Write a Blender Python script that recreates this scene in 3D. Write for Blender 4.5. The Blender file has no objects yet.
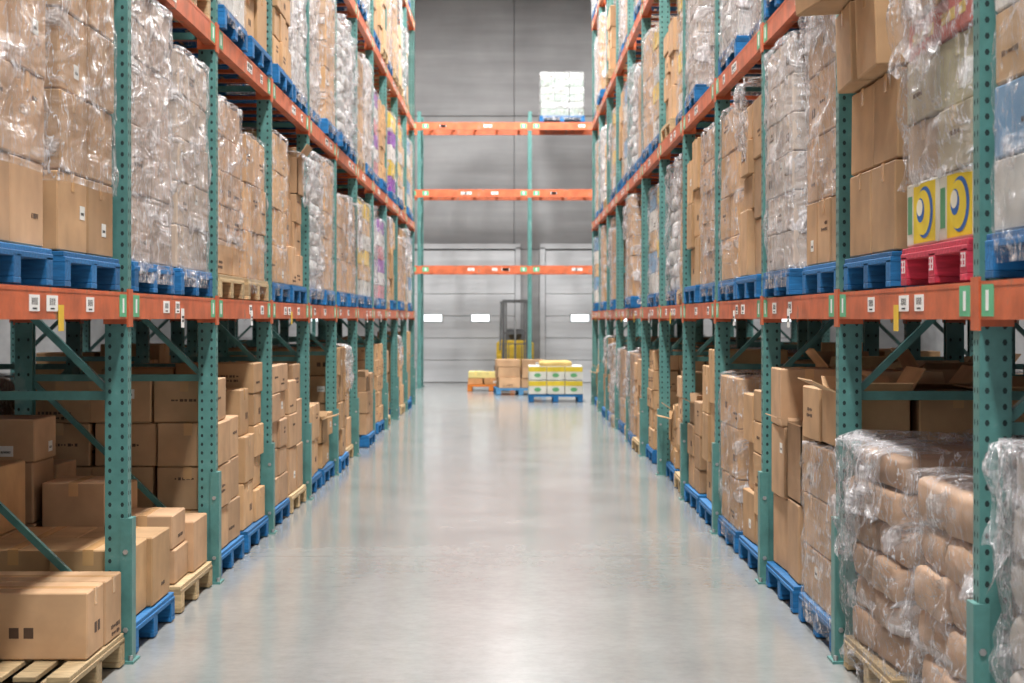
import bpy, math, random
from mathutils import Vector, Matrix, Euler, noise
R = random.Random(7)
D2 = bpy.data
scene = bpy.context.scene
COL = scene.collection

# ------------------------------------------------------------------ materials
def new_mat(name):
    m = D2.materials.new(name); m.use_nodes = True
    nt = m.node_tree; nt.nodes.clear()
    out = nt.nodes.new('ShaderNodeOutputMaterial')
    b = nt.nodes.new('ShaderNodeBsdfPrincipled')
    nt.links.new(b.outputs[0], out.inputs[0])
    return m, nt, b, out
def N(nt, t, **kw):
    n = nt.nodes.new(t)
    for k, v in kw.items():
        if k in n.inputs: n.inputs[k].default_value = v
        else: setattr(n, k, v)
    return n
def ramp(nt, fac, stops):
    r = nt.nodes.new('ShaderNodeValToRGB')
    e = r.color_ramp.elements
    e[0].position, e[0].color = stops[0][0], (*stops[0][1], 1)
    e[1].position, e[1].color = stops[-1][0], (*stops[-1][1], 1)
    for p, c in stops[1:-1]:
        x = e.new(p); x.color = (*c, 1)
    nt.links.new(fac, r.inputs[0]); return r
def coords(nt, scale=(1,1,1), rot=(0,0,0), kind='Object', loc=(0,0,0)):
    tc = nt.nodes.new('ShaderNodeTexCoord'); mp = nt.nodes.new('ShaderNodeMapping')
    mp.inputs['Scale'].default_value = scale; mp.inputs['Rotation'].default_value = rot; mp.inputs['Location'].default_value = loc
    nt.links.new(tc.outputs[kind], mp.inputs[0]); return mp.outputs[0]
def mulcol(nt, a, b):
    m = nt.nodes.new('ShaderNodeMix'); m.data_type = 'RGBA'; m.blend_type = 'MULTIPLY'
    m.inputs[0].default_value = 1
    nt.links.new(a, m.inputs[6]); nt.links.new(b, m.inputs[7]); return m.outputs[2]
def bump(nt, b, h, s=.2, d=.01):
    bp = N(nt, 'ShaderNodeBump'); bp.inputs['Strength'].default_value = s; bp.inputs['Distance'].default_value = d
    nt.links.new(h, bp.inputs['Height']); nt.links.new(bp.outputs[0], b.inputs['Normal'])

def attr_mat(name, rough, nscale, lo, hi, spec=.3, bstr=.1):
    m, nt, b, o = new_mat(name)
    a = nt.nodes.new('ShaderNodeAttribute'); a.attribute_name = 'Col'
    n = N(nt, 'ShaderNodeTexNoise'); n.inputs['Scale'].default_value = 1; n.inputs['Detail'].default_value = 5
    nt.links.new(coords(nt, nscale), n.inputs['Vector'])
    r = ramp(nt, n.outputs[0], [(.3, (lo,)*3), (.7, (hi,)*3)])
    nt.links.new(mulcol(nt, a.outputs['Color'], r.outputs[0]), b.inputs['Base Color'])
    b.inputs['Roughness'].default_value = rough
    b.inputs['Specular IOR Level'].default_value = spec
    bump(nt, b, n.outputs[0], bstr)
    return m
M_card = attr_mat('cardboard', .72, (5, 5, 5), .80, 1.08, .25, .15)
M_wood = attr_mat('pallet_board', .7, (9, 60, 60), .6, 1.12, .3, .25)
M_tape = attr_mat('packing_tape', .25, (6, 6, 6), .9, 1.05, .5, .05)

def film_mat():
    m, nt, b, out = new_mat('stretch_film')
    a = nt.nodes.new('ShaderNodeAttribute'); a.attribute_name = 'Col'
    sep = nt.nodes.new('ShaderNodeSeparateColor'); nt.links.new(a.outputs['Color'], sep.inputs[0])
    n1 = N(nt, 'ShaderNodeTexNoise'); n1.inputs['Scale'].default_value = 1; n1.inputs['Detail'].default_value = 7
    n1.inputs['Distortion'].default_value = 1.4
    nt.links.new(coords(nt, (3.0, 3.0, 8), (.6, .6, .2)), n1.inputs['Vector'])
    n2 = N(nt, 'ShaderNodeTexNoise'); n2.inputs['Scale'].default_value = 1; n2.inputs['Detail'].default_value = 5
    nt.links.new(coords(nt, (22, 22, 4), (-.5, .4, 0)), n2.inputs['Vector'])
    r = ramp(nt, n1.outputs[0], [(.42, (0,)*3), (.55, (.15,)*3), (.66, (1,)*3)])
    mx = N(nt, 'ShaderNodeMath', operation='MULTIPLY_ADD')
    nt.links.new(r.outputs[0], mx.inputs[0]); mx.inputs[1].default_value = .5
    nt.links.new(sep.outputs[0], mx.inputs[2]); mx.use_clamp = True
    ab = N(nt, 'ShaderNodeMath', operation='SUBTRACT'); nt.links.new(n2.outputs[0], ab.inputs[0]); ab.inputs[1].default_value = .5
    ab2 = N(nt, 'ShaderNodeMath', operation='ABSOLUTE'); nt.links.new(ab.outputs[0], ab2.inputs[0])
    rl = ramp(nt, ab2.outputs[0], [(.0, (.8,)*3), (.016, (0,)*3)])  # thin opaque white lines paint crease highlights into the film
    ad = N(nt, 'ShaderNodeMath', operation='ADD'); ad.use_clamp = True
    nt.links.new(mx.outputs[0], ad.inputs[0]); nt.links.new(rl.outputs[0], ad.inputs[1])
    add = N(nt, 'ShaderNodeMath', operation='ADD')
    nt.links.new(n1.outputs[0], add.inputs[0]); nt.links.new(n2.outputs[0], add.inputs[1])
    bump(nt, b, add.outputs[0], 1., .08)
    b.inputs['Base Color'].default_value = (.76, .745, .77, 1)
    b.inputs['Roughness'].default_value = .16
    b.inputs['Specular IOR Level'].default_value = 1.
    tr = nt.nodes.new('ShaderNodeBsdfTransparent'); mix = nt.nodes.new('ShaderNodeMixShader')
    nt.links.new(ad.outputs[0], mix.inputs[0]); nt.links.new(tr.outputs[0], mix.inputs[1]); nt.links.new(b.outputs[0], mix.inputs[2])
    nt.links.new(mix.outputs[0], out.inputs[0])
    return m
M_film = film_mat()
LM = [M_card, M_wood, M_film, M_tape]

def paint(name, col, rough=.4, var=.12, scale=3, metal=0, spec=.5, wear=None):
    m, nt, b, o = new_mat(name)
    n = N(nt, 'ShaderNodeTexNoise'); n.inputs['Scale'].default_value = scale; n.inputs['Detail'].default_value = 8
    n.inputs['Roughness'].default_value = .65
    nt.links.new(coords(nt), n.inputs['Vector'])
    lo = tuple(c*(1-var) for c in col); hi = tuple(min(1, c*(1+var)) for c in col)
    st = [(.3, lo), (.7, hi)]
    if wear: st = [(.3, lo), (.59, hi), (.65, wear)]
    r = ramp(nt, n.outputs[0], st)
    nt.links.new(r.outputs[0], b.inputs['Base Color'])
    b.inputs['Roughness'].default_value = rough; b.inputs['Metallic'].default_value = metal
    b.inputs['Specular IOR Level'].default_value = spec
    return m
M_teal = paint('teal_paint', (.070, .20, .185), .42, .25, 5, wear=(.16, .29, .27))
M_orange = paint('orange_paint', (.50, .108, .038), .42, .25, 6, wear=(.30, .15, .095))
M_hole = paint('slot_shadow_steel', (.012, .03, .03), .8)
M_steel = paint('galvanised_steel', (.45, .46, .47), .35, .1, 6, .7)
M_white = paint('white_label', (.8, .8, .78), .6, .04)
M_black = paint('black_print', (.02, .02, .02), .6)
M_green = paint('green_tag', (.10, .42, .22), .5)
M_yellow = paint('yellow_tag', (.70, .46, .03), .5)
M_bluep = paint('blue_tag', (.03, .2, .6), .5)
M_dark = paint('dark_machine_paint', (.09, .092, .095), .4)
RM = [M_teal, M_orange, M_hole, M_steel, M_white, M_black, M_green, M_yellow, M_bluep, M_dark]

def floor_mat():
    m, nt, b, o = new_mat('polished_concrete')
    n = N(nt, 'ShaderNodeTexNoise'); n.inputs['Scale'].default_value = .9; n.inputs['Detail'].default_value = 9; n.inputs['Roughness'].default_value = .6
    nt.links.new(coords(nt), n.inputs['Vector'])
    n2 = N(nt, 'ShaderNodeTexNoise'); n2.inputs['Scale'].default_value = 1; n2.inputs['Detail'].default_value = 4
    nt.links.new(coords(nt, (5, .25, 1)), n2.inputs['Vector'])
    n3 = N(nt, 'ShaderNodeTexNoise'); n3.inputs['Scale'].default_value = 14; n3.inputs['Detail'].default_value = 8; n3.inputs['Roughness'].default_value = .75
    nt.links.new(coords(nt), n3.inputs['Vector'])
    r = ramp(nt, n.outputs[0], [(.3, (.262, .272, .268)), (.7, (.325, .334, .328))])
    r2 = ramp(nt, n2.outputs[0], [(.35, (.95,)*3), (.65, (1.02,)*3)])
    r3 = ramp(nt, n3.outputs[0], [(.3, (.86,)*3), (.6, (1.02,)*3)])
    br = nt.nodes.new('ShaderNodeTexBrick'); br.offset = 0
    br.inputs['Color1'].default_value = br.inputs['Color2'].default_value = (1, 1, 1, 1)
    br.inputs['Mortar'].default_value = (.62, .62, .62, 1)
    br.inputs['Scale'].default_value = 1; br.inputs['Mortar Size'].default_value = .008
    br.inputs['Brick Width'].default_value = 4.2; br.inputs['Row Height'].default_value = 4.2
    mp = coords(nt, loc=(2.1, 1.1, 0)); nt.links.new(mp, br.inputs['Vector'])
    c = mulcol(nt, mulcol(nt, mulcol(nt, r.outputs[0], r2.outputs[0]), r3.outputs[0]), br.outputs[0])
    nt.links.new(c, b.inputs['Base Color'])
    rr = N(nt, 'ShaderNodeMapRange'); rr.inputs['To Min'].default_value = .11; rr.inputs['To Max'].default_value = .2
    nt.links.new(n.outputs[0], rr.inputs[0]); nt.links.new(rr.outputs[0], b.inputs['Roughness'])
    b.inputs['Specular IOR Level'].default_value = .6
    bump(nt, b, n3.outputs[0], .02, .004)
    return m
def wall_mat(name, a, c):
    m, nt, b, o = new_mat(name)
    n = N(nt, 'ShaderNodeTexNoise'); n.inputs['Scale'].default_value = .8; n.inputs['Detail'].default_value = 7
    nt.links.new(coords(nt), n.inputs['Vector'])
    n2 = N(nt, 'ShaderNodeTexNoise'); n2.inputs['Scale'].default_value = 1; n2.inputs['Detail'].default_value = 4
    nt.links.new(coords(nt, (.3, 1, 4)), n2.inputs['Vector'])
    r = ramp(nt, n.outputs[0], [(.3, a), (.7, c)])
    r2 = ramp(nt, n2.outputs[0], [(.35, (.85,)*3), (.65, (1.05,)*3)])
    nt.links.new(mulcol(nt, r.outputs[0], r2.outputs[0]), b.inputs['Base Color'])
    b.inputs['Roughness'].default_value = .7
    return m
M_floor = floor_mat()
M_wall = wall_mat('concrete_panel', (.25, .25, .255), (.34, .34, .345))
M_door = wall_mat('dock_door_panel', (.52, .53, .55), (.60, .61, .63))
M_ceil = paint('ceiling_deck', (.6, .6, .6), .7, .05)

# ------------------------------------------------------------------ mesh builder
TV, TF = [], []
def _tmpl():
    idx = {}
    for sx in (-1, 1):
        for sy in (-1, 1):
            for sz in (-1, 1):
                for a in range(3):
                    idx[(sx, sy, sz, a)] = len(TV); TV.append(((sx, sy, sz), a))
    def P(i):
        s, a = TV[i]
        return Vector([s[k]*(1 if k == a else .8) for k in range(3)])
    def addf(l):
        c = sum((P(i) for i in l), Vector())/len(l)
        nn = (P(l[1])-P(l[0])).cross(P(l[2])-P(l[0]))
        TF.append(l if nn.dot(c) > 0 else l[::-1])
    for a in range(3):
        b, c = (a+1) % 3, (a+2) % 3
        for s in (-1, 1):
            l = []
            for sb, sc in ((-1, -1), (1, -1), (1, 1), (-1, 1)):
                k = [0, 0, 0]; k[a] = s; k[b] = sb; k[c] = sc; l.append(idx[(*k, a)])
            addf(l)
        for s1 in (-1, 1):
            for s2 in (-1, 1):
                l = []
                for sc, ax in ((-1, a), (1, a), (1, b), (-1, b)):
                    k = [0, 0, 0]; k[a] = s1; k[b] = s2; k[c] = sc; l.append(idx[(*k, ax)])
                addf(l)
    for sx in (-1, 1):
        for sy in (-1, 1):
            for sz in (-1, 1):
                addf([idx[(sx, sy, sz, a)] for a in range(3)])
_tmpl()
BF = [(0,1,3,2),(4,6,7,5),(0,4,5,1),(2,3,7,6),(0,2,6,4),(1,5,7,3)]

class MB:
    def __init__(s): s.v=[]; s.f=[]; s.m=[]; s.c=[]; s.sm=[]
    def _add(s, vs, fs, mat, col, sm=False):
        o = len(s.v); s.v += vs
        for f in fs:
            s.f.append([i+o for i in f]); s.m.append(mat); s.c.append(col); s.sm.append(sm)
    def box(s, c, h, mat=0, col=(1,1,1), M=None):
        c = Vector(c); vs = []
        for x in (-1, 1):
            for y in (-1, 1):
                for z in (-1, 1):
                    p = Vector((x*h[0], y*h[1], z*h[2]))
                    vs.append((M @ p if M else p) + c)
        s._add(vs, BF, mat, col)
    def cbox(s, c, h, ch=.005, mat=0, col=(1,1,1), M=None):
        c = Vector(c); vs = []
        for sg, a in TV:
            p = Vector([sg[k]*(h[k] if k == a else h[k]-ch) for k in range(3)])
            vs.append((M @ p if M else p) + c)
        s._add(vs, TF, mat, col)
    def beam(s, p, q, w, d, mat=0, col=(1,1,1)):
        p = Vector(p); q = Vector(q); L = (q-p).length
        M = (q-p).to_track_quat('Z', 'Y').to_matrix()
        s.box((p+q)/2, (w/2, d/2, L/2), mat, col, M)
    def disc(s, c, n, r, mat, seg=6, col=(1,1,1), ry=None):
        n = Vector(n).normalized(); q = n.to_track_quat('Z', 'Y').to_matrix()
        ry = ry or r
        vs = [Vector(c)+q @ Vector((r*math.cos(6.28318*i/seg), ry*math.sin(6.28318*i/seg), 0)) for i in range(seg)]
        s._add(vs, [list(range(seg))], mat, col)
    def cyl(s, p, q, r, mat=0, seg=12, col=(1,1,1), r2=None):
        p = Vector(p); q = Vector(q); r2 = r if r2 is None else r2
        M = (q-p).to_track_quat('Z', 'Y').to_matrix(); vs = []
        for e, rr in ((p, r), (q, r2)):
            for i in range(seg):
                a = 2*math.pi*i/seg; vs.append(e+M @ Vector((rr*math.cos(a), rr*math.sin(a), 0)))
        fs = [[i, (i+1) % seg, seg+(i+1) % seg, seg+i] for i in range(seg)]
        s._add(vs, fs, mat, col, True)
        s._add(vs[:seg][::-1], [list(range(seg))], mat, col); s._add(vs[seg:], [list(range(seg))], mat, col)
    def pillow(s, c, h, mat=0, col=(1,1,1), M=None, seed=0, nu=28, nv=10, e=(.3, .25, .55)):
        c = Vector(c); vs = []
        def sp(x, e): return math.copysign(abs(x)**e, x)
        for j in range(nv+1):
            ph = -math.pi/2+math.pi*j/nv
            for i in range(nu):
                th = 2*math.pi*i/nu
                p = Vector((h[0]*sp(math.cos(ph), e[0])*sp(math.cos(th), e[1]),
                            h[1]*sp(math.cos(ph), e[0])*sp(math.sin(th), e[1]), h[2]*sp(math.sin(ph), e[2])))
                p *= 1+.05*noise.noise(p*9+Vector((seed*3.1, seed, 0)))
                p.z += .014*noise.noise(p*13+Vector((seed, 5, seed*2)))
                vs.append((M @ p if M else p)+c)
        fs = []
        for j in range(nv):
            for i in range(nu):
                k = (i+1) % nu
                fs.append([j*nu+i, j*nu+k, (j+1)*nu+k, (j+1)*nu+i])
        s._add(vs, fs, mat, col, True)
    def mesh(s, name, mats):
        me = D2.meshes.new(name); me.from_pydata([tuple(v) for v in s.v], [], s.f)
        for m in mats: me.materials.append(m)
        me.polygons.foreach_set('material_index', s.m)
        me.polygons.foreach_set('use_smooth', s.sm)
        at = me.color_attributes.new('Col', 'FLOAT_COLOR', 'CORNER')
        buf = []
        for f, c in zip(s.f, s.c):
            buf += [c[0], c[1], c[2], 1.0]*len(f)
        at.data.foreach_set('color', buf)
        me.update(); return me
def obj(name, me, loc=(0,0,0), rot=(0,0,0), parent=None):
    o = D2.objects.new(name, me); COL.objects.link(o)
    o.location = loc; o.rotation_euler = rot
    if parent: o.parent = parent
    return o

# ------------------------------------------------------------------ loads  (local: x from 0 aisle face inward, y 0..W, z 0 up)
BLUE = (.015, .165, .42); WOODC = (.55, .40, .22); REDP = (.60, .045, .085)
CARD = (.52, .32, .172)
W, DP = 1.0, 1.16
def lc(k): return tuple(x*k for x in CARD)
def pallet(mb, col, rnd, W=W, DP=DP):
    def c(): k = rnd.uniform(.65, 1.15); return tuple(x*k for x in col)
    for y in (.05, W/2, W-.05):
        for x in (.06, DP/2, DP-.06):
            mb.cbox((x, y, .071), (.06, .048, .042), .003, 1, c())
        mb.cbox((DP/2, y, .018), (DP/2, .05, .011), .002, 1, c())
    for x in (.06, DP/2, DP-.06):
        mb.cbox((x, W/2, .113), (.06, W/2, .011), .002, 1, c())
    n = 9
    for i in range(n):
        x = .05+(DP-.1)*i/(n-1)
        mb.cbox((x, W/2, .134), (.045, W/2, .010), .002, 1, c())

def carton(mb, c, h, rnd, col, rz=0, tilt=0, detail=True, taped=True):
    M = (Matrix.Rotation(rz, 3, 'Z') @ Matrix.Rotation(tilt, 3, 'Y'))
    mb.cbox(c, h, .006, 0, col, M)
    c = Vector(c)
    if not detail: return
    def put(off, hh, mat, cc): mb.box(c+M @ Vector(off), hh, mat, cc, M)
    tc = tuple(min(1, x*k) for x, k in zip(col, (1.25, 1.2, 1.05)))
    dk = tuple(x*.35 for x in col)
    ax = 0 if h[0] > h[1] else 1
    if taped:
        if ax == 0:
            put((0, 0, h[2]), (h[0], .003, .0008), 0, dk)
            put((0, 0, h[2]+.0005), (h[0]+.001, .025, .0010), 3, tc)
            for sg in (-1, 1): put((sg*h[0], 0, h[2]-.035), (.0015, .025, .036), 3, tc)
        else:
            put((0, 0, h[2]+.0005), (.025, h[1]+.001, .0010), 3, tc)
            for sg in (-1, 1): put((0, sg*h[1], h[2]-.035), (.025, .0015, .036), 3, tc)
    pr = (.10, .06, .04)
    for fx in (0, 1, 2):
        if rnd.random() < .5: continue
        hw = h[1] if fx == 0 else h[0]
        x0 = rnd.uniform(-.7, 0)*hw; z0 = rnd.uniform(-.6, .5)*h[2]
        k = rnd.random()
        def q(u, z, a, b, mat, cc):
            if fx == 0: put((-h[0], u, z), (.0012, a, b), mat, cc)
            else: put((u, (-1 if fx == 1 else 1)*h[1], z), (a, .0012, b), mat, cc)
        if k < .2:
            q(x0, z0, min(.04, hw*.3), min(.028, h[2]*.3), 0, (.7, .7, .67)); q(x0, z0-.005, .026, .006, 0, (.05, .05, .05))
        elif k < .8:
            for row in range(rnd.randint(1, 2)):
                u = x0
                for i in range(rnd.randint(4, 10)):
                    a = rnd.uniform(.004, .011)
                    if u+2*a > hw*.85: break
                    q(u, z0-row*.03, a, rnd.choice([.005, .008, .009]), 0, pr); u += 2*a+.008
        else:
            q(x0, -h[2]*.2, .02, .022, 0, pr); q(x0+.06, -h[2]*.2, .02, .022, 0, pr)

def open_carton(mb, c, h, rnd, col):
    c = Vector(c); hx, hy, hz = h; t = .004
    mb.box(c+Vector((0, 0, -hz+t)), (hx, hy, t), 0, col)
    for sg in (-1, 1):
        mb.box(c+Vector((sg*(hx-t), 0, 0)), (t, hy, hz), 0, col); mb.box(c+Vector((0, sg*(hy-t), 0)), (hx, t, hz), 0, col)
        a = rnd.uniform(.5, 1.5); l = min(hx, .13)/2
        mb.box(c+Vector((sg*(hx+l*math.sin(a)), 0, hz+l*math.cos(a))), (t*.7, hy*.97, l), 0, col, Matrix.Rotation(sg*a, 3, 'Y'))
        a = rnd.uniform(.6, 1.3); l = .045
        mb.box(c+Vector((0, sg*(hy+l*math.sin(a)), hz+l*math.cos(a))), (hx*.96, t*.7, l), 0, col, Matrix.Rotation(-sg*a, 3, 'X'))
    mb.pillow(c+Vector((0, 0, -hz*.15)), (hx*.88, hy*.88, hz*.7), 0, (.45, .38, .33), None, int(c.x*50))

def film(mb, op, z0, z1, seed, x0=0., x1=DP, y0=0., y1=W, amp=.018, top=True, NP=80, NZ=30):
    vs = []; cx, cy = (x0+x1)/2, (y0+y1)/2; hx, hy = (x1-x0)/2, (y1-y0)/2
    off = Vector((seed*7.3, seed*1.7, seed*3.9))
    rings = [(z0+(z1-z0)*j/NZ, 1., 0) for j in range(NZ+1)]
    if top: rings += [(z1+.012, .93, 1), (z1+.016, .7, 1), (z1+.016, .35, 1), (z1+.016, .02, 1)]
    for z, sc, tp in rings:
        for i in range(NP):
            t = 2*math.pi*i/NP
            cxx, sx = math.cos(t), math.sin(t)
            k = (abs(cxx)**14+abs(sx)**14)**(-1/14.)
            p = Vector((cxx*k*hx, sx*k*hy, z))
            nrm = Vector((cxx*k, sx*k, 0)).normalized()
            n1 = noise.noise(Vector((p.x*4, p.y*4, z*7+p.x*3+p.y*3))+off)
            n2 = noise.noise(Vector((p.x*16, p.y*16, z*5))+off)
            n3 = noise.noise(Vector((p.x*7+z*14, p.y*7+z*14, z*3))+off)
            a = amp*(.6+n1*.9+n2*.6+n3*.9)
            q = Vector((p.x*sc, p.y*sc, z)) + nrm*(a if not tp else 0) + nrm*.004
            if tp: q.z += .03*n1+.03*n3*(1 if amp > .02 else .4)
            vs.append(q+Vector((cx, cy, 0)))
    fs = []
    for j in range(len(rings)-1):
        for i in range(NP):
            k = (i+1) % NP
            fs.append([j*NP+i, j*NP+k, (j+1)*NP+k, (j+1)*NP+i])
    mb._add(vs, fs, 2, (op*.8,)*3, True)

def drape(mb, y0, y1, ztop, drop, seed, op=.25, x=-.012, over=.25):
    nu, nv = 18, 20; vs = []; off = Vector((seed*2.7, seed*5.1, 1))
    L = over+drop
    for j in range(nv+1):
        s = L*j/nv
        for i in range(nu+1):
            u = i/nu; y = y0+(y1-y0)*u
            n = noise.noise(Vector((u*6, s*4, 0))+off); n2 = noise.noise(Vector((u*14, s*9, 3))+off)
            if s < over: p = Vector((x+over-s, y+.02*n, ztop+.02+.02*n+.015*n2))
            else:
                dd = (s-over)*(.75+.5*abs(noise.noise(Vector((u*5, 9, 0))+off)))
                p = Vector((x-.015-.05*abs(n)-.03*abs(n2)-.03*(dd/drop)*abs(n), y*(1-.15*dd/drop)+(y0+y1)/2*.15*dd/drop+.03*n, ztop+.015-dd))
            vs.append(p)
    fs = [[j*(nu+1)+i, j*(nu+1)+i+1, (j+1)*(nu+1)+i+1, (j+1)*(nu+1)+i] for j in range(nv) for i in range(nu)]
    mb._add(vs, fs, 2, (op,)*3, True)

def load(name, seed, kind='c', h=1.2, pcol=BLUE, grid=(3, 3), lh=.25, op=.1, col=None, hm=None,
         detail=True, inset=.02, cols=None, ragged=False, gap=.004, fz0=.05, extra=0, dr=None, sl=.17, opn=.25, pe=None):
    """one palletised load as a single mesh"""
    rnd = random.Random(seed); mb = MB()
    pallet(mb, pcol, rnd)
    kk = rnd.uniform(.85, 1.1); ww = rnd.uniform(-.05, .05)
    base = col or (CARD[0]*kk*(1+ww*.3), CARD[1]*kk, CARD[2]*kk*(1-ww*2))
    nx, ny = grid; z0 = .146
    if kind == 'm':
        sx = (DP-.03)/nx; sy = (W-.03)/ny
        for i in range(nx):
            for j in range(ny):
                z = z0; H = h*rnd.uniform(.78, 1.0) if hm is None else hm[i][j]
                hh0 = rnd.uniform(.75, 1.25)*lh
                while z < H-.1:
                    if rnd.random() < .3: hh0 = rnd.uniform(.6, 1.35)*lh
                    hh = min(hh0, h+.02-z)
                    if hh < .08: break
                    k = rnd.uniform(.76, 1.12); c = tuple(x*k for x in base)
                    fx, fy = rnd.uniform(.86, .985), rnd.uniform(.86, .985)
                    ctr = (.015+sx*(i+.5)+(rnd.uniform(-.5, .5)*(1-fx)*sx), .015+sy*(j+.5)+(rnd.uniform(-.5, .5)*(1-fy)*sy), z+hh/2)
                    last = z+hh >= H-.1
                    if last and rnd.random() < opn: open_carton(mb, ctr, (sx*fx/2-.006, sy*fy/2-.006, hh/2-.002), rnd, c)
                    else: carton(mb, ctr, (sx*fx/2-.004, sy*fy/2-.004, hh/2-.002), rnd, c, rnd.uniform(-.03, .03), 0, detail, rnd.random() < .8)
                    z += hh
    elif kind in 'cw':
        nl = max(1, round((h-z0)/lh)); lh = (h-z0)/nl if hm is None else lh
        sx = (DP-2*inset)/nx; sy = (W-2*inset)/ny
        for i in range(nx):
            for j in range(ny):
                n = nl if hm is None else hm[i][j]
                if ragged and hm is None and rnd.random() < .4: n = max(1, n-1)
                for l in range(n):
                    outer = i in (0, nx-1) or j in (0, ny-1) or l >= n-2 or hm is not None
                    if not outer: continue
                    k = rnd.uniform(.82, 1.1)
                    c = cols[l % len(cols)] if cols else base
                    c = tuple(x*k for x in c)
                    J = .016 if kind == 'c' else .007
                    jx, jy = (rnd.uniform(-J, J) for _ in '12')
                    carton(mb, (inset+sx*(i+.5)+jx, inset+sy*(j+.5)+jy, z0+lh*(l+.5)),
                           (sx/2-gap-.001, sy/2-gap-.001, lh/2-.0025), rnd, c, rnd.uniform(-.02, .02), 0, detail, l >= n-1 or rnd.random() < .8)
        for q in range(extra):
            hh = rnd.uniform(.06, .13); ztop = h if hm is None else z0+lh*hm[0][0]
            carton(mb, (.22+rnd.uniform(0, .2)+.3*(q % 2), .25+.5*(q/max(1, extra-1) if extra > 1 else rnd.random()), ztop+hh+.004), (rnd.uniform(.12, .19), rnd.uniform(.12, .2), hh), rnd, lc(rnd.uniform(.85, 1.15)), rnd.uniform(-.3, .3))
        if kind == 'w':
            film(mb, op, fz0, h+.01, seed, inset-.01, DP-inset+.01, inset-.01, W-inset+.01)
    elif kind == 's':
        nl = max(1, round((h-z0)/sl)); lh = (h-z0)/nl
        for l in range(nl):
            a, b = ((2, 2) if l % 2 else (3, 1)) if sl > .15 else ((2, 3) if l % 2 else (3, 2))
            if pe: a, b = ((2, 2) if l % 2 else (3, 2))
            for i in range(a):
                for j in range(b):
                    sx, sy = (DP-.06)/a, (W-.06)/b
                    k = rnd.uniform(.82, 1.08); c = tuple(x*k for x in base)
                    mb.pillow((.03+sx*(i+.5)+rnd.uniform(-.02, .02), .03+sy*(j+.5)+rnd.uniform(-.02, .02), z0+lh*(l+.5)),
                              (sx/2*1.01, sy/2*1.01, lh*(.51 if pe else .56)), 0, c, Matrix.Rotation(rnd.uniform(-.05, .05), 3, 'Z'), seed+l*7+i*3+j, e=pe or (.3, .25, .55))
        if op > 0: film(mb, op, fz0, h+.03, seed, 0, DP, 0, W, amp=.035)
    if dr:
        for (a, b, d) in dr: drape(mb, a, b, h+.01, d, seed+int(a*10))
    return mb.mesh(name, LM)

# ------------------------------------------------------------------ rack
XL, XR = 1.77, 1.53
RD = 1.07
Y0, BAY, NB = 3.31, 2.44, 12
YF = [Y0+BAY*i for i in range(NB+1)]       # 3.31 .. 32.6
LV = [1.605, 3.20, 5.0, 6.8]
BH = .12
PH = 8.3
def frame_mesh(H=PH, levels=LV):
    mb = MB()
    for k, x in enumerate((0, RD)):
        mb.box((x, -.036, H/2), (.05, .004, H/2)); mb.box((x, .036, H/2), (.05, .004, H/2))
        sgn = -1 if k == 0 else 1
        mb.box((x+sgn*.048, 0, H/2), (.004, .038, H/2))
        mb.box((x-sgn*.048, -.028, H/2), (.003, .008, H/2)); mb.box((x-sgn*.048, .028, H/2), (.003, .008, H/2))
        n = int(H/.0508)
        for i in range(1, n):
            z = i*.0508
            if k == 0 or i % 2 == 0:
                for dx in (-.028, .028):
                    mb.disc((x+dx, -.0405, z), (0, -1, 0), .008, 2, 6, ry=.011)
            for dy in (-.018, .018):
                mb.disc((x+sgn*.0525, dy, z), (sgn, 0, 0), .007, 2, 6, ry=.011)
        mb.box((x, 0, .006), (.085, .075, .006))
        for dx in (-.068, .068): mb.cyl((x+dx, -.05, .012), (x+dx, -.05, .035), .011, 3, 6)
    mb.box((-.062, 0, .33), (.010, .044, .32)); mb.box((-.045, -.046, .33), (.024, .004, .32)); mb.box((-.045, .046, .33), (.024, .004, .32))
    for z in (.15, .5): mb.cyl((-.045, -.049, z), (-.045, -.058, z), .012, 3, 6)
    zs = [.2]
    while zs[-1]+1.0 < H: zs.append(zs[-1]+1.0)
    for i, z in enumerate(zs):
        mb.box((RD/2, 0, z), (RD/2-.05, .018, .02))
        if i+1 < len(zs):
            mb.beam((.05, .0, z+.03), (RD-.05, 0, zs[i+1]-.03), .034, .03)
    for z in levels:
        for x, sg in ((0, -1), (RD, 1)):
            mb.box((x+sg*.054, 0, z-.01), (.004, .05, .085), 1)
            mb.box((x, -.043, z-.01), (.056, .003, .072), 1)
            mb.box((x, .043, z-.01), (.056, .003, .072), 1)
            for dz in (-.05, .03):
                mb.cyl((x, -.046, z+dz), (x, -.054, z+dz), .008, 3, 6)
    return mb.mesh('upright_frame', RM)
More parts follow.
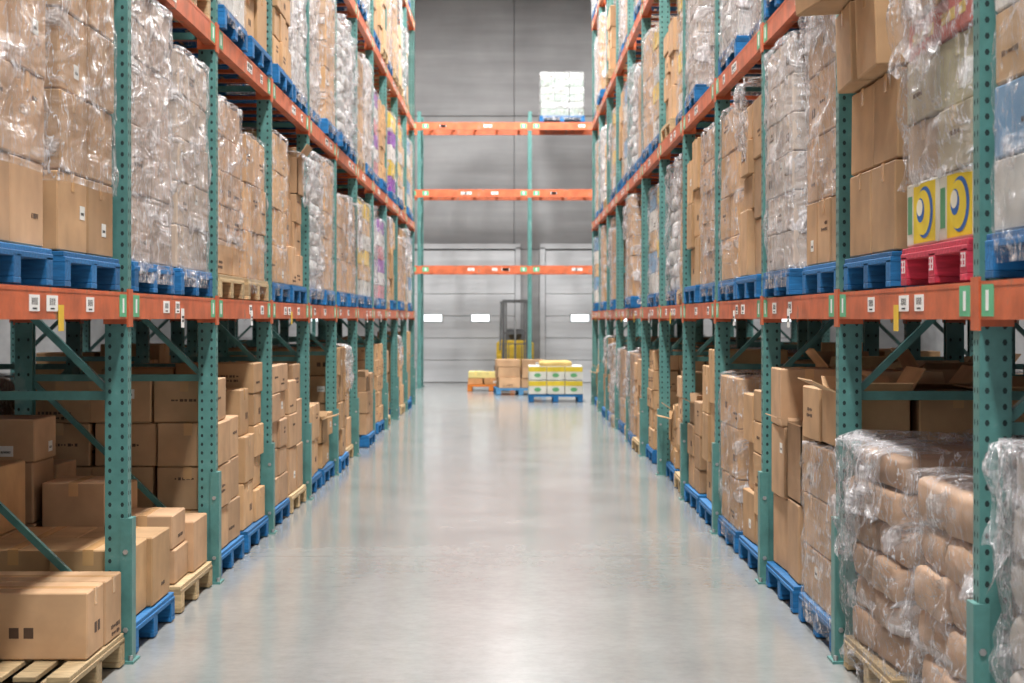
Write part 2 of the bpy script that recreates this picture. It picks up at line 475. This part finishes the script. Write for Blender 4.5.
def beams_mesh(seed, L=BAY, levels=(0,), tags=False, BH=BH, plain=False):
    rnd = random.Random(seed); mb = MB()
    a, b = .045, L-.045
    for z in levels:
        for x, sg in ((-.03, -1), (RD+.03, 1)):
            mb.box((x, L/2, z), (.022, (b-a)/2, BH/2), 1)
            mb.box((x-sg*.028, L/2, z-.02), (.010, (b-a)/2, BH/2-.02), 1)
            mb.box((x+sg*.0225, L/2, z+BH/2-.012), (.001, (b-a)/2, .004), 1)
        for i in range(5):
            y = a+.2+(b-a-.4)*i/4
            mb.box((RD/2, y, z+BH/2-.035), (RD/2+.005, .03, .012), 1 if not plain else 3)
        xf = -.053
        def lab(y, w, h, m): mb.box((xf, y, z), (.0012, w, h), m)
        for i in range(rnd.randint(2, 4)):
            y = rnd.uniform(.35, L-.35); lab(y, rnd.uniform(.05, .09), .03, 4)
            for k in range(7): mb.box((xf-.001, y-.04+k*.013, z+.006), (.0008, .0015+.002*(k % 2), .013), 5)
            mb.box((xf-.001, y, z-.02), (.0008, .03, .003), 5)
        for y in (.14, L-.14):
            lab(y, .07, .05, 6)
            mb.box((xf-.0015, y, z), (.0008, .016, .032), 4)
        if tags and rnd.random() < .7:
            y = rnd.uniform(.3, L-.3); m = rnd.choice([4, 4, 7])
            mb.box((xf-.003, y, z-.055), (.0012, .04, .05), m)
            if m == 4:
                mb.box((xf-.0048, y, z-.05), (.0006, .03, .006), 5); mb.box((xf-.0048, y, z-.07), (.0006, .02, .006), 5)
    return mb.mesh('beam_pair', RM)
FR = frame_mesh()
BM_T = [beams_mesh(s, tags=True) for s in range(5)]
BM_P = [beams_mesh(s+20) for s in range(4)]
def rack(side, xc, name='pallet_rack', levels=LV, flip=False):
    e = D2.objects.new(name, None); COL.objects.link(e); e.location = (side*xc, 0, 0)
    s = side if not flip else -side
    for i, y in enumerate(YF):
        o = obj('upright_frame_%d' % i, FR, (0, y, 0), (0, 0, 0), e)
        if s < 0: o.scale = (-1, 1, 1)
    for i in range(NB):
        for k, z in enumerate(levels):
            me = R.choice(BM_T if k == 0 else BM_P)
            o = obj('beam_pair_%d_%d' % (i, k), me, (0, YF[i], z), (0, 0, 0), e)
            if s < 0: o.scale = (-1, 1, 1)
    return e
rack(-1, XL); rack(1, XR)
XLB = XL+RD+.30+RD; XRB = XR+RD+.30+RD
rack(-1, XLB, flip=True); rack(1, XRB, flip=True)

SL = [(.12), (1.30)]
def place(me, side, level, bay, slot, dx=0, dy=0, row=0, name='pallet_load', rz=0):
    z = 0 if level == 0 else LV[level-1]+BH/2+.001
    y = YF[bay]+SL[slot]+dy
    if row == 0: x = (XL if side < 0 else XR)-.05+dx
    else: x = (XLB if side < 0 else XRB)-RD-.05+dx
    o = obj(name, me, (side*x, y, z))
    if side < 0:
        o.rotation_euler = (0, 0, math.pi+rz); o.location.y = y+W
    else: o.rotation_euler = (0, 0, rz)
    return o

WHITE = (.62, .62, .61)
pool = []
def P(kind, name, **kw): pool.append((name, load(name, len(pool)+50, kind, **kw)))
P('w', 'shrink_wrapped_load', h=1.36, grid=(3, 3), lh=.24, op=.2)
P('w', 'shrink_wrapped_load', h=1.30, grid=(3, 2), lh=.3, op=.08, pcol=WOODC, dr=[(.1, .8, .5)])
P('w', 'shrink_wrapped_load', h=1.38, grid=(4, 3), lh=.2, op=.33, col=(.56, .47, .4))
P('w', 'shrink_wrapped_load', h=1.12, grid=(2, 2), lh=.36, op=.1, dr=[(.0, .5, .6)])
P('w', 'shrink_wrapped_load', h=1.34, grid=(3, 3), lh=.18, op=.42, col=(.6, .57, .54))
P('s', 'wrapped_sack_load', h=1.3, col=WHITE, op=.2, sl=.13)
P('s', 'wrapped_sack_load', h=1.15, col=(.56, .5, .44), op=.22, pcol=WOODC, dr=[(.2, .9, .4)])
P('c', 'carton_pallet_load', h=1.25, grid=(3, 3), lh=.28, dr=[(.3, .95, .45)])
P('m', 'mixed_carton_pallet_load', h=1.2, grid=(3, 2), lh=.28, pcol=WOODC)
P('c', 'carton_pallet_load', h=1.2, grid=(4, 3), lh=.22, ragged=True)
P('m', 'mixed_carton_pallet_load', h=1.0, grid=(3, 2), lh=.24)
P('m', 'mixed_carton_pallet_load', h=.75, grid=(3, 3), lh=.2, opn=.4)
P('w', 'shrink_wrapped_load', h=1.3, grid=(3, 3), lh=.25, op=.03, cols=[(.22, .05, .34), (.7, .5, .08), (.6, .58, .56)])
P('w', 'shrink_wrapped_load', h=1.25, grid=(3, 3), lh=.2, op=.08, cols=[(.6, .59, .56), (.55, .36, .2), (.65, .45, .1)])
P('m', 'mixed_carton_pallet_load', h=1.3, grid=(2, 2), lh=.34)
P('w', 'shrink_wrapped_load', h=1.2, grid=(3, 3), lh=.17, op=.08, cols=[(.6, .26, .30), (.62, .6, .6), (.3, .12, .4)])
P('w', 'shrink_wrapped_load', h=1.28, grid=(3, 2), lh=.22, op=.06, cols=[(.6, .58, .54), (.16, .3, .46), (.55, .36, .2)])
taken = set()
def hero(side, level, bay, slot, me, name, **kw):
    taken.add((side, level, bay, slot)); return place(me, side, level, bay, slot, name=name, **kw)

# --- left heroes
LW = 'shrink_wrapped_load'; LC = 'carton_pallet_load'; LS = 'wrapped_sack_load'; LX = 'mixed_carton_pallet_load'
hero(-1, 1, 1, 1, load(LW, 201, 'w', h=1.42, grid=(2, 2), lh=.32, op=.14, fz0=.42), LW, dx=.01)
hero(-1, 1, 1, 0, load(LW, 221, 'w', h=1.42, grid=(2, 2), lh=.32, op=.16, fz0=.42), LW, dx=.01)
hero(-1, 1, 2, 0, load(LW, 202, 'w', h=1.42, grid=(3, 2), lh=.32, op=.34, col=(.50, .38, .30)), LW)
hero(-1, 1, 2, 1, load(LW, 203, 'w', h=1.30, grid=(3, 3), lh=.23, op=.26, col=(.50, .40, .32)), LW)
hero(-1, 1, 3, 0, load(LW, 204, 'w', h=1.20, grid=(3, 3), lh=.21, op=.22, pcol=WOODC, fz0=.32), LW)
hero(-1, 1, 3, 1, load(LW, 205, 'w', h=1.1, grid=(3, 3), lh=.3, pcol=WOODC, op=.05), LW)
hero(-1, 1, 4, 0, load(LW, 206, 'w', h=1.25, grid=(2, 2), lh=.3, op=.05), LW)
hero(-1, 1, 4, 1, load(LX, 207, 'm', h=1.2, grid=(2, 2), lh=.3, dr=[(.1, .7, .5)]), LX)
hero(-1, 1, 5, 0, load(LS, 208, 's', h=1.3, col=WHITE, op=.3, sl=.13), LS)
hero(-1, 2, 9, 1, pool[12][1], LW); hero(-1, 2, 8, 0, pool[15][1], LW); hero(-1, 1, 8, 1, pool[15][1], LW)
hero(-1, 2, 6, 1, pool[5][1], LS); hero(-1, 1, 7, 0, pool[13][1], LW)
hero(-1, 0, 1, 1, load(LC, 210, 'c', grid=(2, 3), lh=.28, hm=[[1, 1, 0], [1, 1, 1]], pcol=WOODC), LC, dy=.05)
taken.add((-1, 0, 1, 0))
hero(-1, 0, 2, 0, load(LC, 211, 'c', grid=(3, 2), lh=.34, hm=[[1, 1], [1, 1], [2, 1]]), LC)
hero(-1, 0, 2, 1, load(LX, 212, 'm', h=1.0, grid=(3, 2), lh=.26, hm=[[.4, .45], [.7, .75], [.8, .95]], pcol=WOODC, opn=.0), LX)
hero(-1, 0, 3, 0, load(LC, 213, 'c', grid=(3, 2), lh=.26, hm=[[3, 4], [4, 4], [4, 4]], extra=0), LC)
hero(-1, 0, 3, 1, load(LX, 214, 'm', h=1.22, grid=(2, 2), lh=.26), LX)
hero(-1, 0, 4, 0, load(LC, 215, 'c', h=1.2, grid=(3, 2), lh=.21, ragged=True), LC)
hero(-1, 0, 4, 1, load(LX, 216, 'm', h=1.15, grid=(3, 2), lh=.3, pcol=WOODC), LX, dy=-.04)
hero(-1, 0, 5, 0, load(LC, 217, 'c', h=.78, grid=(2, 2), lh=.32), LC)
hero(-1, 0, 5, 1, load(LX, 218, 'm', h=.62, grid=(3, 2), lh=.22), LX)

# --- right heroes
def lemon():
    rnd = random.Random(5); mb = MB(); pallet(mb, REDP, rnd)
    z0 = .146
    LY = ((.24, (.66, .62, .52), 1), (.22, (.46, .34, .24), 0), (.24, (.50, .40, .30), 0), (.14, (.5, .11, .08), 2), (.2, (.55, .40, .22), 0), (.22, (.6, .42, .15), 0), (.16, (.5, .33, .2), 0))
    for l, (lh, base, kind) in enumerate(LY):
        for i in range(2):
            for j in range(2):
                sx, sy = (DP-.04)/2, (W-.04)/2
                c = Vector((.02+sx*(i+.5)+rnd.uniform(-.008, .008), .02+sy*(j+.5), z0+lh/2)); h = (sx/2-.004, sy/2-.004, lh/2-.003)
                if kind == 0: carton(mb, c, h, rnd, tuple(x*rnd.uniform(.9, 1.1) for x in base), rnd.uniform(-.02, .02)); continue
                mb.cbox(c, h, .006, 0, base)
                for face in range(3):
                    n = [(-1, 0, 0), (0, -1, 0), (0, 1, 0)][face]
                    nv = Vector(n); hw = h[1] if face == 0 else h[0]
                    fc = c+Vector((n[0]*h[0], n[1]*h[1], 0)); t = Vector((0, 1, 0)) if face == 0 else Vector((1, 0, 0))
                    if kind == 1:
                        hh = (.0012, hw*.72, h[2]*.92) if face == 0 else (hw*.72, .0012, h[2]*.92)
                        mb.box(fc-t*hw*.22, hh, 0, (.78, .56, .03))
                        g = fc-t*hw*.22
                        mb.disc(g+nv*.0022-t*.01, n, hw*.55, 0, 28, (.03, .13, .42), ry=h[2]*.8)
                        mb.disc(g+nv*.0028+t*.015, n, hw*.50, 0, 28, (.80, .60, .05), ry=h[2]*.70)
                        mb.disc(g+nv*.0034+t*.05+Vector((0, 0, .01)), n, hw*.26, 0, 24, (.03, .13, .42), ry=h[2]*.38)
                        mb.disc(g+nv*.0040+t*.06+Vector((0, 0, .02)), n, hw*.20, 0, 24, (.78, .74, .6), ry=h[2]*.26)
                        mb.box(fc+t*hw*.76, (.0014, hw*.14, h[2]*.6) if face == 0 else (hw*.14, .0014, h[2]*.6), 0, (.1, .3, .15))
                    else:
                        for q in (-.5, .1, .55):
                            hh = (.0012, hw*.18, h[2]*.3) if face == 0 else (hw*.18, .0012, h[2]*.3)
                            mb.box(fc+t*hw*q, hh, 0, (.7, .5, .12))
        z0 += lh
    film(mb, .14, .36, z0, 77, .005, DP-.005, .005, W-.005, amp=.03)
    drape(mb, .05, .95, 1.2, .5, 4, .2, x=-.035)
    for y in (.05, .5, .95):
        for u in (-.022, .012):
            mb.box((-.0015, y+u, .075), (.001, .003, .024), 0, (.75, .65, .65))
            for dz in (-.02, 0, .02): mb.box((-.0015, y+u+.01, .075+dz), (.001, .008, .003), 0, (.75, .65, .65))
    return mb.mesh('fruit_carton_pallet_load', LM)
hero(1, 1, 1, 0, lemon(), 'fruit_carton_pallet_load')
def leaning():
    rnd = random.Random(9); mb = MB(); pallet(mb, BLUE, rnd)
    z = .146
    spec = [(.36, 0.0, 0, .0), (.36, .01, .01, .02), (.34, -.07, -.03, -.05), (.34, -.24, -.07, .1)]
    for l, (hh, dx, tilt, rz) in enumerate(spec):
        for i in range(2):
            for j in range(2):
                h = (.24, .225 if l < 3 else .2, hh/2-.003)
                carton(mb, (.26+i*.52+dx*(1 if i == 0 else .0), .25+j*.48, z+hh/2+(.012 if l > 1 else 0)), h, rnd, lc(rnd.uniform(.85, 1.05)), rz*(1 if j else .4)*(1 if i == 0 else 0), tilt*(1 if i == 0 else 0), True)
        z += hh
    return mb.mesh('leaning_carton_pallet_load', LM)
hero(1, 1, 1, 1, leaning(), 'leaning_carton_pallet_load')
hero(1, 1, 2, 0, load(LW, 230, 'w', h=1.42, grid=(3, 3), lh=.3, op=.26, fz0=.45, dr=[(.1, .8, .3)]), LW, dx=.02)
hero(1, 1, 2, 1, load(LW, 231, 'w', h=1.38, grid=(3, 3), lh=.22, op=.28, col=(.52, .44, .38)), LW, dx=-.02)
hero(1, 1, 3, 0, load(LX, 232, 'm', h=1.3, grid=(3, 2), lh=.34, dr=[(.05, .6, .5)]), LX, dx=-.02)
hero(1, 1, 3, 1, load(LW, 233, 'w', h=1.3, grid=(3, 2), lh=.3, op=.1), LW)
hero(1, 1, 4, 0, load(LW, 234, 'w', h=1.3, grid=(3, 3), lh=.24, op=.2), LW)
PE = (.2, .2, .36)
hero(1, 0, 1, 1, load(LS, 240, 's', h=1.0, col=(.48, .31, .20), op=.10, pcol=WOODC, sl=.14, pe=PE, dr=[(.0, .5, .35), (.4, .98, .6)]), LS, dx=-.0)
hero(1, 0, 1, 0, load(LS, 241, 's', h=.95, col=(.48, .31, .20), op=.10, pcol=WOODC, sl=.15, pe=PE), LS, dx=.02)
def openload():
    rnd = random.Random(12); mb = MB(); pallet(mb, BLUE, rnd)
    sx, sy = 1.12/2, .96/2; z = .146
    for l in range(3):
        for i in range(2):
            for j in range(2):
                carton(mb, (.02+sx*(i+.5), .02+sy*(j+.5), z+.13), (sx/2-.005, sy/2-.005, .127), rnd, lc(rnd.uniform(.9, 1.1)), rnd.uniform(-.01, .01))
        z += .26
    film(mb, .2, .05, z, 61, .01, DP-.01, .01, W-.01, amp=.018)
    z += .02
    for i in range(3):
        for j in range(2):
            ctr = (.20+i*.38, .26+j*.48, z+.13); col = lc(rnd.uniform(.85, 1.05))
            if (i+j) % 2 == 0: open_carton(mb, ctr, (.17, .21, .13), rnd, col)
            else: carton(mb, ctr, (.18, .22, .13), rnd, col, .02)
    return mb.mesh('open_carton_pallet_load', LM)
hero(1, 0, 2, 0, openload(), 'open_carton_pallet_load')
hero(1, 0, 2, 1, load(LX, 242, 'm', h=1.25, grid=(3, 2), lh=.34), LX)
hero(1, 0, 3, 0, load(LX, 243, 'm', h=1.25, grid=(3, 2), lh=.27), LX)
hero(1, 0, 3, 1, load(LW, 244, 'w', h=1.15, grid=(3, 2), lh=.3, op=.1), LW)

# ---- the rest
wts = {0: [7, 8, 9, 10, 10, 11, 14, 8, 3, 6], 1: [0, 1, 3, 5, 14, 7, 8, 9, 1, 16, 13], 2: [0, 1, 2, 3, 4, 5, 13, 8, 9, 16, 14], 3: [0, 1, 2, 14, 5, 6, 3, 8], 4: [0, 2, 4, 5, 3]}
for side in (-1, 1):
    for level in range(5):
        for bay in range(NB):
            for slot in (0, 1):
                for row in (0, 1):
                    if row == 0 and (side, level, bay, slot) in taken: continue
                    if row == 1 and level == 4: continue
                    if level == 0 and row == 1 and R.random() < .35: continue
                    if row == 0 and R.random() < (.07 if level < 3 else .1): continue
                    n, me = pool[R.choice(wts[level])]
                    place(me, side, level, bay, slot, dx=R.uniform(-.04, .06), dy=R.uniform(-.04, .04), row=row, name=n, rz=R.uniform(-.015, .015))

# ------------------------------------------------------------------ end of aisle
YB = 40.0
cr = D2.objects.new('pallet_rack', None); COL.objects.link(cr); cr.location = (.44, YB, 0)
CLV = [2.62, 4.30, 5.78]
CF = frame_mesh(6.1, CLV); CB = [beams_mesh(s+40, BH=.17) for s in range(3)]
for i, k in enumerate(range(-3, 4)):
    obj('upright_frame_%d' % i, CF, (k*BAY, 0, 0), (0, 0, math.pi/2), cr)
for i, k in enumerate(range(-2, 4)):
    for j, z in enumerate(CLV):
        obj('beam_pair_%d_%d' % (i, j), CB[(i+j) % 3], (k*BAY, 0, z), (0, 0, math.pi/2), cr)
obj('white_wrapped_load', load('white_wrapped_load', 300, 'w', h=1.1, grid=(3, 3), lh=.16, op=.15, cols=[(.26, .32, .28), (.36, .38, .36)]), (1.65, YB-.02, CLV[2]+.086), (0, 0, math.pi/2))

def promo():
    rnd = random.Random(3); mb = MB(); pallet(mb, BLUE, rnd); z = .146
    for l in range(2):
        for i in range(2):
            for j in range(3):
                sx, sy = DP/2, W/3
                c = Vector((sx*(i+.5), sy*(j+.5), z+.13)); h = (sx/2-.005, sy/2-.005, .125)
                mb.cbox(c, h, .006, 0, (.6, .6, .55))
                for n, hw in (((-1, 0, 0), h[1]), ((1, 0, 0), h[1]), ((0, -1, 0), h[0]), ((0, 1, 0), h[0])):
                    fc = c+Vector((n[0]*h[0], n[1]*h[1], 0)); w = hw*.98
                    mb.box(fc+Vector((0, 0, .07)), (.0015, w, .045) if n[0] else (w, .0015, .045), 0, (.62, .47, .04))
                    mb.disc(fc+Vector(n)*.002+Vector((0, 0, -.04)), n, hw*.4, 0, 12, (.12, .35, .15), ry=.04)
        z += .262
    for i in range(3): mb.pillow((.2+.36*i, .5, z+.03), (.16, .3, .05), 0, (.6, .42, .15), None, i)
    return mb.mesh('yellow_carton_pallet_load', LM)
obj('yellow_carton_pallet_load', promo(), (1.34, 33.3, 0), (0, 0, math.pi/2))
def orangeload(name, seed, pc, h):
    return load(name, seed, 'c', h=h, grid=(3, 3), lh=.14, pcol=pc, ragged=True, cols=[(.55, .28, .12), (.6, .5, .2)])
obj(LC, orangeload(LC, 401, (.65, .2, .03), .42), (.1, 38.2, 0), (0, 0, math.pi/2))
obj(LX, load(LX, 402, 'm', h=.70, grid=(3, 2), lh=.18, pcol=(.1, .3, .55)), (.72, 36.3, 0), (0, 0, math.pi/2+.05))

def forklift():
    mb = MB()   # faces -y, mast at y=0
    for x in (-.27, .27):
        mb.box((x, 0, 1.0), (.03, .05, .97), 9); mb.box((x*.78, -.035, 1.0), (.018, .03, .9), 9)
        mb.box((x*.7, -.31, .07), (.055, .28, .018), 9); mb.box((x*.7, -.07, .3), (.05, .018, .24), 9)
        mb.cyl((x*1.55-.07, .32, .22), (x*1.55+.07, .32, .22), .22, 5, 20)
        mb.cyl((x*1.5-.06, 1.10, .18), (x*1.5+.06, 1.10, .18), .18, 5, 20)
        mb.cyl((x*1.55-.075, .32, .22), (x*1.55+.075, .32, .22), .1, 4, 12)
        mb.beam((x*1.3, .26, .8), (x*1.2, .46, 1.9), .04, .04, 9); mb.beam((x*1.3, 1.10, .85), (x*1.2, 1.0, 1.9), .04, .04, 9)
    for z in (.35, 1.2, 1.95): mb.box((0, 0, z), (.27, .02, .025), 9)
    for i in range(5): mb.box((-.3+.15*i, -.075, .75), (.008, .01, .2), 9)
    mb.box((0, -.075, .95), (.32, .012, .012), 9)
    mb.cyl((0, 0, .2), (0, 0, 1.5), .022, 3)
    mb.cbox((0, .62, .48), (.42, .42, .24), .05, 7); mb.cbox((0, 1.05, .62), (.44, .2, .42), .09, 7)
    mb.cbox((0, .27, .75), (.32, .06, .28), .03, 7)
    mb.cbox((0, .78, .80), (.22, .2, .06), .03, 9); mb.cbox((0, .93, 1.05), (.21, .05, .24), .03, 9)
    mb.cyl((0, .45, .9), (0, .36, 1.15), .02, 9); mb.cyl((0, .42, 1.14), (0, .44, 1.16), .15, 9, 16)
    for i in range(6): mb.box((0, .45+.11*i, 1.92), (.34, .018, .012), 9)
    for x in (-.34, .34): mb.box((x, .73, 1.92), (.018, .31, .018), 9)
    return mb.mesh('yellow_forklift', RM)
obj('yellow_forklift', forklift(), (.12, 41.95, 0))

# ------------------------------------------------------------------ shell
def slab(name, c, h, mat):
    mb = MB(); mb.box((0, 0, 0), h); me = mb.mesh(name, [mat]); return obj(name, me, c)
YW = 43.6; XW = 9.5; HC = 10.
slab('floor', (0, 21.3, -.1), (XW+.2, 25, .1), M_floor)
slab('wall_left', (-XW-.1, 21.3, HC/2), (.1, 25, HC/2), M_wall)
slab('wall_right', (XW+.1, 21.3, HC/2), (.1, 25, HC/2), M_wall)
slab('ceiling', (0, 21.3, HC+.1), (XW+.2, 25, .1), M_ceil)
mb = MB()
pw = 2.4; n = int(2*XW/pw)+1
for i in range(n):
    x0 = -XW+i*pw; x1 = min(XW, x0+pw)
    for z0, z1 in ((0, 3.2), (3.2, 6.4), (6.4, HC)):
        mb.cbox(((x0+x1)/2, .1, (z0+z1)/2), ((x1-x0)/2-.006, .1, (z1-z0)/2-.006), .012)
mb.box((0, .16, HC/2), (XW, .03, HC/2))
obj('wall_back', mb.mesh('wall_back', [M_wall]), (0, YW, 0))
M_win, nt, b, o_ = new_mat('daylit_pane'); b.inputs['Base Color'].default_value = (.8, .85, .9, 1)
b.inputs['Emission Color'].default_value = (.9, .96, 1, 1); b.inputs['Emission Strength'].default_value = 2.
k = 0
for xc in (-5.2, -1.28, 2.25, 6.0):
    k += 1; mb = MB()
    for r in range(6):
        mb.cbox((0, -.03, .27+r*.53), (1.4, .03, .26), .01)
        for q in (-.13, 0, .13): mb.box((0, -.062, .27+r*.53+q), (1.38, .004, .006))
    for sg in (-1, 1): mb.box((sg*1.47, -.06, 1.62), (.06, .06, 1.62))
    mb.box((0, -.06, 3.27), (1.53, .06, .06))
    for sg in (-1, 1):
        mb.cbox((sg*.57, -.068, 1.55), (.25, .006, .11), .004, 2); mb.cbox((sg*.57, -.075, 1.55), (.21, .004, .08), .003, 1)
    obj('door_%d' % k, mb.mesh('door_%d' % k, [M_door, M_win, M_steel]), (xc, YW-.004, 0))

# ------------------------------------------------------------------ lights
M_fix, nt, b, o_ = new_mat('light_diffuser'); b.inputs['Emission Color'].default_value = (1, 1, 1, 1); b.inputs['Emission Strength'].default_value = 4
def fixture(x, y, power, L=2.4, wd=.5):
    mb = MB()
    mb.cbox((0, 0, .05), (wd/2, L/2, .05), .01); mb.box((0, 0, -.004), (wd/2-.03, L/2-.03, .004), 1)
    for yy in (-L/3, L/3): mb.cyl((0, yy, .1), (0, yy, .618), .008)
    o = obj('high_bay_light', mb.mesh('high_bay_light', [M_steel, M_fix]), (x, y, HC-.62))
    ld = D2.lights.new('lamp', 'AREA'); ld.shape = 'RECTANGLE'; ld.size = wd*1.2; ld.size_y = L; ld.energy = power
    ld.color = (1, .985, .96)
    lo = D2.objects.new('lamp', ld); COL.objects.link(lo); lo.parent = o; lo.location = (0, 0, -.03)
for y in (1.5, 8, 14.5, 21, 27.5, 33.5): fixture(0.1, y, 790)
for x in (-3.2, 0.1, 3.2): fixture(x, 37.3, 420, .9, .35)
for y in (10, 24):
    fixture(-6.9, y, 420); fixture(6.7, y, 520)

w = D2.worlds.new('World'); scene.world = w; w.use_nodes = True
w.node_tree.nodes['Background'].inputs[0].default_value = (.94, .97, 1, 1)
w.node_tree.nodes['Background'].inputs[1].default_value = 1.1  # even glow through the open end behind the camera, added as front fill

# ------------------------------------------------------------------ camera
cd = D2.cameras.new('camera'); cam = D2.objects.new('camera', cd); COL.objects.link(cam)
cam.location = (0, 0, 1.55); cam.rotation_euler = (math.pi/2, 0, 0)
cd.sensor_width = 36; cd.lens = 1814/1024*36
cd.shift_x = 2/1024; cd.shift_y = -23.5/1024
cd.clip_end = 200
cd.dof.use_dof = True; cd.dof.focus_distance = 9.; cd.dof.aperture_fstop = 5.
scene.camera = cam
scene.view_settings.view_transform = 'Standard'
